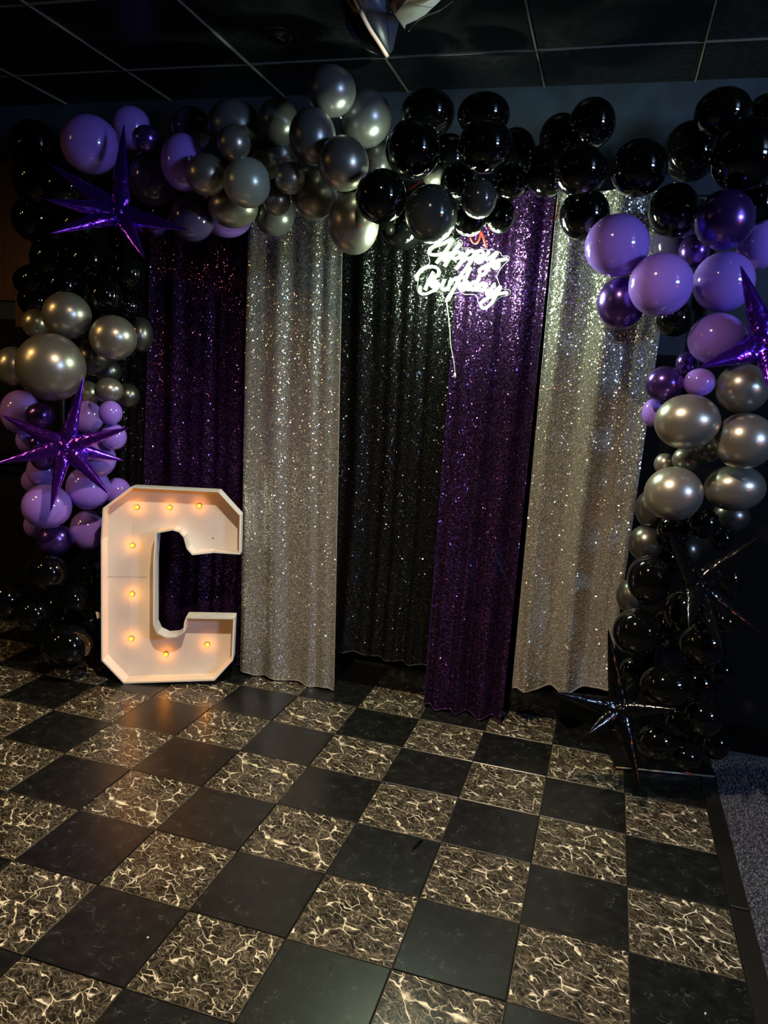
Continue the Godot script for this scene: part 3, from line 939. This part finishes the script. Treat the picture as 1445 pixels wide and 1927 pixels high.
func build_letter() -> void:
	var o := Vector3(-2.341, 0.0, -0.065)
	var ang := deg_to_rad(22.0)
	var ex := Vector3(cos(ang), 0, -sin(ang))
	var lean := deg_to_rad(3.0)
	var flat := Vector3(sin(ang), 0, cos(ang))
	var ey := (Vector3.UP * cos(lean) - flat * sin(lean)).normalized()
	var n := ex.cross(ey).normalized()
	var px := [[247.2, 915.3], [411.9, 923.7], [453.7, 969.6], [452.5, 1043.6], [401, 1040.5], [361.8, 1044.8], [351, 1032.8], [345, 1011], [336.7, 1001.8], [324.8, 998.2], [295, 1003.7],
		[291.3, 1052], [290.9, 1176], [297.3, 1190.4], [312.8, 1198], [332, 1196.4], [345, 1188], [346.3, 1172.5], [349.8, 1161.3], [441.8, 1163], [438.2, 1243], [403.6, 1281], [232.8, 1288.8], [190.6, 1243], [189.8, 1013.7], [193.4, 956.4]]
	var poly := []
	for q in px:
		var p := on_plane(q[0], q[1], o, n) - o
		poly.append(Vector2(p.dot(ex), maxf(p.dot(ey), 0.001)))
	var white := mat(Color(0.83, 0.82, 0.79), 0.6, 0.0, 0.3)
	white.albedo_texture = noise_texture(44, 3.0, Color(0.94, 0.94, 0.94), Color(1, 1, 1), 128)
	var edge := mat(Color(0.89, 0.87, 0.85), 0.55, 0.0, 0.3)
	var t := thing("marquee_letter", "large white box letter C with amber bulbs standing on the checkered floor", "letter", o)
	var d := 0.10
	part("back_panel", extrude(poly, Vector3.ZERO, ex, ey, -d, -d + 0.006), white, t)
	var m := poly.size()
	# inward offsets for the board thickness
	var ccw := not Geometry2D.is_polygon_clockwise(PackedVector2Array(poly))
	for k in m:
		var a: Vector2 = poly[k]
		var b: Vector2 = poly[(k + 1) % m]
		var tdir := (b - a).normalized()
		var nin := Vector2(-tdir.y, tdir.x) * (1.0 if ccw else -1.0)
		var th := 0.007
		var a2 := a + nin * th
		var b2 := b + nin * th
		var strip := [a, b, b2, a2]
		part("side_board", extrude(strip, Vector3.ZERO, ex, ey, -d + 0.006, 0.0), edge if k % 3 else white, t)
	# seams of the glued card on the back panel
	var seam := mat(Color(0.62, 0.58, 0.52), 0.8)
	var c0 := on_plane(201, 1085, o - n * d, n) - o
	var c1 := on_plane(276, 1085.5, o - n * d, n) - o
	part("panel_seam", tube([c0 + n * 0.0065, c1 + n * 0.0065], 0.0012, 5), seam, t)
	# bulbs
	var amber := Color(1.0, 0.58, 0.09)
	var socket := mat(Color(0.5, 0.35, 0.12), 0.5)
	var bm := glow(amber, 10.0)
	var ball := lathe([Vector2(0.0001, 0.011), Vector2(0.0045, 0.010), Vector2(0.0075, 0.0065), Vector2(0.0085, 0.001), Vector2(0.0075, -0.005), Vector2(0.005, -0.009), Vector2(0.0001, -0.010)], 14)
	for q in [[257.5, 954.5], [319, 955], [374.6, 952], [249, 1026.5], [248.4, 1118], [247, 1202], [312, 1231.5], [390, 1213]]:
		var p := on_plane(q[0], q[1], o - n * (d - 0.017), n) - o
		var bulb := part("bulb", ball, bm, t)
		bulb.transform = Transform3D(Basis(ex, n, -ey), p)
		var ring := part("socket", lathe([Vector2(0.011, -0.011), Vector2(0.011, -0.006), Vector2(0.006, -0.006), Vector2(0.006, -0.011)], 14), socket, bulb)
		ring.position = Vector3.ZERO
		var l := omni("bulb_light", o + p, amber, 0.0060, 0.011, t)
		l.omni_range = 4.0
	var hole := part("bulb_hole", lathe([Vector2(0.0001, 0.001), Vector2(0.0035, 0.001), Vector2(0.0035, 0.0), Vector2(0.0001, 0.0)], 12), M.black, t)
	hole.transform = Transform3D(Basis(ex, n, -ey), on_plane(400.6, 1013, o - n * (d - 0.007), n) - o)
	var tab := part("tape_tab", extrude([Vector2(0, 0), Vector2(0.02, -0.004), Vector2(0.022, -0.03), Vector2(0.008, -0.034)], on_plane(180, 1151, o - n * 0.06, n) - o, ex, ey, -0.001, 0.001), white, t)
	tab.set_meta("label", "white tape tab sticking out behind the letter")

# ------------------------------------------------------------------ foil stars

func spike_mesh(tip: Vector3, r: float, seed_: int) -> ArrayMesh:
	var t := tip.normalized()
	var s := t.cross(Vector3(0.21, 0.35, 0.9)).normalized()
	var w := s.cross(t)
	var nz := noise(seed_, 1.0, 2)
	var pts := []
	var na := 24
	var nl := 46
	for j in nl:
		var u := float(j) / (nl - 1)
		var rr := r * pow(1.0 - u, 0.88) * (0.75 + 0.25 * smoothstep(0.0, 0.18, u)) + 0.0006
		for i in na:
			var a := TAU * i / na
			# two welded foil halves make a flattened section; the foil puckers near the root
			var pucker := 1.0 + 0.22 * (1.0 - u) * nz.get_noise_2d(cos(a) * 1.6 + 9.0 * u, sin(a) * 1.6 + 4.0 * u) + 0.09 * cos(a * 2.0)
			pucker += 0.10 * (1.0 - u) * nz.get_noise_2d(30.0 + cos(a) * 2.0 + 34.0 * u, sin(a) * 2.2)
			pts.append(t * (tip.length() * u) + (s * cos(a) * 1.1 + w * sin(a) * 0.85) * rr * pucker)
	return grid_mesh(pts, na, nl, true)

func star(label: String, u: float, v: float, z: float, tips: Array, m: Material, r: float, extra: Array, seed_: int) -> void:
	var c := at(u, v, z)
	var t := thing("foil_star_balloon", label, "balloon", c, "spiky foil star balloons")
	var zc := (EYE - c).dot(CZ)
	var reach := 0.0
	var flat := []
	for q in tips:
		var d: Vector3 = CX * ((q[0] - u) * zc / F) - CY * ((q[1] - v) * zc / F)
		flat.append([d, q[2]])
		reach = maxf(reach, d.length())
	var k := 0
	for f in flat:
		# q[2]: +1 leans towards the room, -1 towards the wall
		var d: Vector3 = f[0]
		var lean: float = sqrt(maxf(0.0, reach * reach - d.length_squared())) * float(f[1])
		d += CZ * minf(absf(lean), 0.16) * signf(lean)
		part("spike", spike_mesh(d, r, seed_ + k), m, t)
		k += 1
	for d in extra:
		part("spike", spike_mesh((CX * d[0] + CY * d[1] + CZ * d[2]) * reach, r, seed_ + k), m, t)
		k += 1
	var nz := noise(seed_ + 50, 1.4, 2)
	var pts := []
	for j in 15:
		for i in 24:
			var th := PI * j / 14.0
			var ph := TAU * i / 24
			var d := Vector3(sin(th) * cos(ph), cos(th), -sin(th) * sin(ph))
			pts.append(d * r * (1.02 + 0.25 * nz.get_noise_3dv(d * 2.0)))
	part("body", grid_mesh(pts, 24, 15, true), m, t)

func build_stars() -> void:
	star("purple foil star high on the column, below the big dim purple balloon", 224, 402, 0.2, [[233, 233, 0.4], [97, 312, 0.2], [116, 405, 1.0], [126, 467, 0.8], [284, 499, 0.3], [358, 440, 0.2]], M.foil_purple, 0.040, [[0.1, 0.0, -0.6]], 11)
	star("purple foil star with long pointed arms above the white letter's corner", 123, 840, 0.20, [[162, 711, 0.6], [1, 780, 0.3], [2, 875, 0.5], [105, 962, 0.4], [212, 932, 0.3], [248, 806, 0.3], [209, 862, -0.8]], M.foil_purple, 0.036, [[-0.25, 0.3, -0.8]], 23)
	star("purple foil star cut by the picture edge, on the carpet side column", 1446, 648, 0.18, [[1393, 499, 0.6], [1308, 695, 0.3], [1432, 776, 0.6], [1540, 560, 0.4], [1560, 720, 0.3]], M.foil_purple, 0.044, [[0.2, 0.3, -0.7]], 37)
	star("upper black foil star on the dark column beside the carpet", 1311, 1103, 0.16, [[1239, 998, 0.5], [1421, 1007, 0.4], [1440, 1198, 0.3], [1262, 1170, 0.7], [1330, 1215, 0.6]], M.foil_black, 0.037, [[0.1, 0.5, -0.7]], 41)
	star("lower black foil star reaching over the floor in front of the raised silver hem", 1166, 1335, 0.09, [[1144, 1183, 0.5], [1030, 1296, 0.4], [1252, 1322, 0.4], [1190, 1469, 0.6], [1095, 1370, 0.3]], M.foil_black, 0.034, [[0.5, 0.35, -0.5]], 53)
	star("black foil star half hidden behind the white letter", 172, 1170, -0.2, [[153, 1078, 0.4], [175, 1286, 0.4], [96, 1138, 0.4]], M.foil_black, 0.028, [[0.4, -0.3, -0.5]], 67)

# ------------------------------------------------------------------ neon sign

func sign_point(q: Array, z: float) -> Vector3:
	return at(770.0 + q[0] * 0.14533, 430.0 + q[1] * 0.14533, z)

func build_sign() -> void:
	var z := -0.22
	var c := at(868, 515, z)
	var t := thing("neon_sign", "glowing white neon sign reading Happy Birthday on a clear outline plate", "neon sign", c)
	var white := glow(Color(0.93, 1.0, 0.86), 9.0)
	var words := {
		"happy_lettering": [
			[[255, 325], [262, 268], [330, 222], [440, 186], [535, 140], [548, 160], [500, 240], [430, 340], [345, 445]],
			[[655, 180], [600, 260], [530, 360], [450, 485]],
			[[258, 330], [330, 338], [440, 320], [560, 315]],
			[[672, 325], [620, 300], [565, 345], [575, 395], [640, 365], [688, 310], [660, 380], [700, 400]],
			[[762, 285], [690, 400], [598, 525]], [[700, 380], [770, 295], [835, 300], [820, 365], [735, 395]],
			[[880, 285], [800, 410], [700, 560]], [[815, 380], [890, 290], [955, 300], [940, 370], [850, 400]],
			[[1035, 290], [985, 360], [1000, 400], [1075, 350], [1130, 305]],
			[[1140, 300], [1060, 430], [985, 570], [930, 590], [905, 540], [990, 480], [1130, 420], [1270, 385]],
		],
		"birthday_lettering": [
			[[92, 670], [105, 590], [190, 510], [300, 490], [375, 530], [365, 600], [270, 655], [350, 680], [375, 740], [310, 805], [200, 850], [130, 820], [140, 745]],
			[[310, 560], [255, 660], [195, 790]],
			[[450, 660], [420, 750], [440, 795], [485, 770]],
			[[545, 645], [515, 730], [490, 800]], [[512, 735], [550, 670], [595, 660]],
			[[690, 555], [630, 680], [560, 800], [478, 925]], [[590, 640], [660, 632], [720, 622]],
			[[790, 500], [730, 640], [665, 795]], [[690, 750], [740, 690], [768, 715], [742, 785], [790, 785]],
			[[880, 690], [830, 690], [795, 745], [815, 795], [865, 750]], [[918, 580], [875, 690], [850, 790], [890, 790]],
			[[1000, 715], [945, 705], [905, 755], [920, 805], [965, 775], [998, 722], [975, 790], [1015, 800]],
			[[1105, 715], [1060, 780], [1075, 820], [1130, 790], [1180, 745]],
			[[1188, 745], [1120, 870], [1040, 990], [965, 1030], [920, 985], [960, 930], [1080, 870], [1180, 840], [1275, 830]],
		],
	}
	for word in words:
		var st := SurfaceTool.new()
		for s in words[word]:
			var path := []
			for q in s:
				path.append(sign_point(q, z) - c)
			st.append_from(tube(smooth_path(path, 5), 0.0048, 8), 0, Transform3D.IDENTITY)
		var o := part(word, st.commit(), white, t)
		o.set_meta("label", "glowing white script tubing")
	var outline := [[300, 225], [240, 280], [245, 340], [265, 430], [240, 470], [150, 510], [95, 590], [78, 665], [112, 690], [100, 800], [170, 868], [300, 825], [430, 830], [435, 930], [480, 950], [520, 930], [570, 845], [680, 830], [720, 855], [840, 855], [880, 900], [915, 1020], [980, 1052], [1080, 985], [1180, 890], [1280, 868], [1312, 822], [1280, 790], [1205, 780], [1150, 680], [1140, 600], [1200, 500], [1290, 400], [1280, 355], [1205, 355], [1180, 310], [1120, 295], [1070, 265], [1020, 280], [960, 260], [860, 285], [790, 250], [680, 250], [690, 180], [650, 145], [595, 190], [570, 120], [520, 108], [400, 165]]
	var poly := []
	var loop := []
	for q in outline:
		var p := sign_point(q, z - 0.012) - c
		poly.append(Vector2(p.x, p.y))
		loop.append(p)
	var clear := mat(Color(0.05, 0.06, 0.055, 0.05), 0.05)
	clear.transparency = BaseMaterial3D.TRANSPARENCY_ALPHA
	part("backing_plate", extrude(poly, Vector3(0, 0, -0.012), Vector3.RIGHT, Vector3.UP, -0.002, 0.002), clear, t)
	part("plate_edge", tube(smooth_path(loop, 3, true), 0.0011, 6), mat(Color(0.45, 0.47, 0.45), 0.3), t)
	# the light the tubing throws
	var gl := Color(0.90, 1.0, 0.86)
	for q in [[420, 330], [860, 350], [1080, 430], [260, 680], [640, 720], [1000, 800]]:
		omni("neon_glow", sign_point(q, z + 0.03), gl, 0.17, 0.02, t)
	# power lead and the ribbon it hangs from
	var lead := thing("power_lead", "thin white power lead hanging down from the neon sign", "cable", at(843, 566, z - 0.02))
	var path := []
	for q in [[839, 562], [843, 590], [846, 620], [848, 650], [853, 676], [856, 702]]:
		path.append(at(q[0], q[1], z - 0.02) - lead.position)
	part("cable", tube(smooth_path(path, 6), 0.0019, 8), mat(Color(0.62, 0.64, 0.60), 0.5), lead)
	part("plug", tube([path[5], path[5] + Vector3(0.002, -0.02, 0)], 0.004, 8), M.cord, lead)
	ribbon("red ribbon tied from the black balloons to the neon sign", [[905, 434], [909, 446], [915, 466]], z + 0.01, 0.004, M.red)
	ribbon("curled red ribbon loop hanging beside the neon sign's ribbon tie", [[885, 447], [889, 456], [896, 458], [902, 450], [904, 440]], z, 0.003, M.red)

func ribbon(label: String, px: Array, z: float, w: float, m: Material, called := "ribbon") -> void:
	var path := []
	for q in px:
		path.append(at(q[0], q[1], z + (q[2] if q.size() > 2 else 0.0)))
	path = smooth_path(path, 6)
	var o: Vector3 = path[0]
	var pts := []
	var n := path.size()
	for k in n:
		var tan: Vector3 = (path[mini(k + 1, n - 1)] - path[maxi(k - 1, 0)]).normalized()
		var s := tan.cross(Vector3(0.2, 0.1, 1.0)).normalized()
		for e in [[-1, 0], [1, 0], [1, 1], [-1, 1]]:
			pts.append(path[k] - o + s * w * e[0] + Vector3(0.1, 0.1, 1).normalized() * 0.0006 * e[1])
	var t := thing(called, label, "ribbon", o)
	part("band", grid_mesh(pts, 4, n, true), m, t)

# ------------------------------------------------------------------ ceiling spotlight

func build_fixture() -> void:
	var zc := 0.75
	var o := at(730, 20, zc)
	var t := thing("stage_spotlight", "dark spotlight with metal flaps hanging from the black ceiling", "spotlight", o)
	var shell := mat(Color(0.06, 0.06, 0.065), 0.16, 0.0, 0.6)
	var inner := mat(Color(0.30, 0.32, 0.40), 0.35, 0.3)
	var pale := mat(Color(0.86, 0.88, 0.84), 0.5)
	var zp := func(x: float, y: float, dz: float) -> Vector3:
		return at(600.0 + x * 0.1938, y * 0.1938, zc + dz) - o
	var under := func(x: float, y: float, n: Vector3) -> Vector3:
		return on_plane(600.0 + x * 0.1938, y * 0.1938, o, n) - o
	# curved outer shell between its back edge and the rim
	var back := [[190, -160, -0.02], [215, 20, -0.02], [245, 160, -0.02], [275, 280, -0.02], [335, 375, -0.02], [470, 492, -0.01], [645, 568, 0.0]]
	var rim := [[255, -160, 0.06], [340, 0, 0.06], [385, 90, 0.06], [430, 190, 0.06], [490, 300, 0.055], [570, 420, 0.045], [655, 558, 0.03]]
	var pts := []
	for j in back.size():
		var a: Vector3 = zp.call(back[j][0], back[j][1], back[j][2])
		var b: Vector3 = zp.call(rim[j][0], rim[j][1], rim[j][2])
		for i in 9:
			var s := i / 8.0
			pts.append(a.lerp(b, s) + (Vector3(-0.5, -0.55, 0.6)) * 0.028 * sin(PI * s) * (1.0 - j / 7.0))
	part("shade", grid_mesh(pts, 9, back.size()), shell, t)
	var path := []
	for q in rim:
		path.append(zp.call(q[0] + 12, q[1] - 4, q[2]))
	part("rim", tube(smooth_path(path, 4), 0.006, 8), pale, t)
	var flap := func(called: String, px: Array, m: Material, thick: float, nn: Vector3) -> void:
		var v := []
		for q in px: v.append(under.call(q[0], q[1], nn))
		var n: Vector3 = (v[1] - v[0]).cross(v[2] - v[0]).normalized() * thick
		var st := SurfaceTool.new()
		st.begin(Mesh.PRIMITIVE_TRIANGLES)
		for k in range(1, v.size() - 1):
			for side in 2:
				var d: Vector3 = n * side
				var tri := [v[0] + d, v[k] + d, v[k + 1] + d]
				if side == 1: tri = [tri[0], tri[2], tri[1]]
				for p in tri: st.add_vertex(p)
		for k in v.size():
			var a: Vector3 = v[k]
			var b: Vector3 = v[(k + 1) % v.size()]
			for p in [a, a + n, b, b, a + n, b + n]: st.add_vertex(p)
		st.generate_normals()
		part(called, st.commit(), m, t)
	flap.call("reflector_panel", [[690, 528, 0.03], [560, 395, 0.02], [440, 170, 0.0], [330, -60, -0.02], [330, -160, -0.02], [650, -160, -0.06], [648, 92, -0.04], [700, 115, -0.04], [778, 210, -0.03], [722, 480, 0.0]], inner, 0.004, Vector3(0.45, -0.85, 0.1))
	flap.call("side_flap", [[735, 122, -0.02], [835, 268, 0.0], [846, 226, 0.0], [1010, 150, 0.04], [1170, 0, 0.06], [1280, -120, 0.07], [960, -120, 0.02], [860, 0, 0.0]], pale, 0.004, Vector3(-0.1, -0.95, -0.12))
	flap.call("hinge_plate", [[665, -20, -0.05], [732, 122, -0.03], [860, 0, -0.01], [900, -60, -0.01]], mat(Color(0.30, 0.20, 0.15), 0.5), 0.004, Vector3(0.0, -0.5, 0.5))
	part("wire", tube(smooth_path([zp.call(868, 305, 0.02), zp.call(940, 215, 0.03), zp.call(1030, 155, 0.04), zp.call(1170, 100, 0.05), zp.call(1300, 10, 0.06)], 5), 0.0022, 6), M.steel, t)
	var top: Vector3 = zp.call(620, -200, -0.05)
	part("hanging_yoke", tube([top, Vector3(top.x, CEIL_Y - o.y, top.z)], 0.012, 10), M.black, t)
	# black dome on the ceiling
	var p := on_plane(527, 66, Vector3(0, CEIL_Y, 0), Vector3.UP)
	var d := thing("ceiling_dome", "small round black dome fixture set in the dark ceiling", "ceiling fixture", p)
	part("ring", lathe([Vector2(0.052, 0.0), Vector2(0.066, -0.006), Vector2(0.072, 0.0)], 28), mat(Color(0.10, 0.07, 0.06), 0.3), d)
	part("dome", lathe([Vector2(0.0001, -0.030), Vector2(0.02, -0.028), Vector2(0.038, -0.02), Vector2(0.05, -0.008), Vector2(0.053, 0.0)], 28), shell, d)

# ------------------------------------------------------------------ small things

func build_small_things() -> void:
	var y0 := 0.0
	# flat metal base plate under the balloon column by the carpet
	var a := on_plane(1158, 1449, Vector3.ZERO, Vector3.UP)
	var b := on_plane(1343, 1466, Vector3.ZERO, Vector3.UP)
	var ex := (b - a).normalized()
	var ez := Vector3(ex.z, 0, -ex.x)
	var w := (b - a).length()
	var t := thing("base_plate", "flat black base plate with bright front edge under the balloon column beside the carpet", "base plate", a)
	var q := [Vector3.ZERO, ex * w, ex * w + ez * 0.36, ez * 0.36]
	var up := Vector3(0, 0.014, 0)
	part("plate", hexa([q[0] + up * 0.1, q[1] + up * 0.1, q[2] + up * 0.1, q[3] + up * 0.1], [q[0] + up, q[1] + up, q[2] + up, q[3] + up]), M.black, t)
	part("edge_strip", tube([up * 0.9 - ez * 0.002, ex * w + up * 0.9 - ez * 0.002], 0.0035, 6), mat(Color(0.75, 0.72, 0.68), 0.3, 0.7), t)
	ribbon("short red ribbon end showing between the black balloons near the silver ones", [[770, 356], [780, 350], [790, 342], [797, 338]], 0.02, 0.0035, M.red)
	ribbon("orange ribbon end hanging below the black balloons over the silver curtain's top corner", [[1052, 382], [1049, 396], [1044, 416]], -0.12, 0.0025, M.orange)
	ribbon("red ribbon scrap lying on the base plate beside the carpet", [[1283, 1448], [1293, 1454], [1304, 1457]], -0.19, 0.003, M.red)
	ribbon("short red ribbon end hanging among the lowest balloons by the carpet", [[1289, 1404], [1292, 1412], [1295, 1419]], -0.05, 0.002, M.red)
	# scrap on the floor tiles
	var c := on_plane(786, 1592, Vector3.ZERO, Vector3.UP)
	t = thing("floor_scrap", "torn strip of black balloon lying on a dark tile mid floor", "scrap", c)
	var path := [Vector3(0.006, 0.003, -0.035), Vector3(0.002, 0.009, -0.015), Vector3(-0.002, 0.006, 0.004), Vector3(-0.008, 0.005, 0.022), Vector3(-0.006, 0.003, 0.045)]
	part("strip", tube(smooth_path(path, 4), 0.0035, 6, 0.4), M.foil_black, t)
	part("fold", tube(smooth_path([Vector3(0.001, 0.008, -0.01), Vector3(-0.012, 0.007, 0.008), Vector3(-0.009, 0.004, 0.02)], 4), 0.005, 6, 0.5), M.foil_black, t)
	var chip := slab(Vector3(0.006, 0.003, 0.004), 0.001)
	var bits := [[1327, 1908, "white fleck of litter on the black tile by the border strip"], [343, 1580, "white fleck of litter on the black tile in front of the letter"], [278, 1765, "white fleck of litter on the large near black tile"], [540, 1297, "white fleck of litter on the tile by the silver curtain hem"]]
	for e in bits:
		var o := part(numbered("litter_fleck"), chip, M.cord, self)
		o.position = on_plane(e[0], e[1], Vector3.ZERO, Vector3.UP) + Vector3(0, 0.0015, 0)
		o.rotation.y = e[0]
		tag(o, e[2], "litter", "flecks of litter on the tiles")
	# thin clear line in the gap beside the purple curtain
	var l := thing("fishing_line", "thin pale string slanting across the gap below the neon sign", "string", at(915, 1000, -0.36))
	var sp := []
	for k in [[915, 1000], [940, 1062], [970, 1120], [1004, 1160]]:
		sp.append(at(k[0], k[1], -0.36) - l.position)
	part("line", tube(smooth_path(sp, 5), 0.0005, 5), M.steel, l)
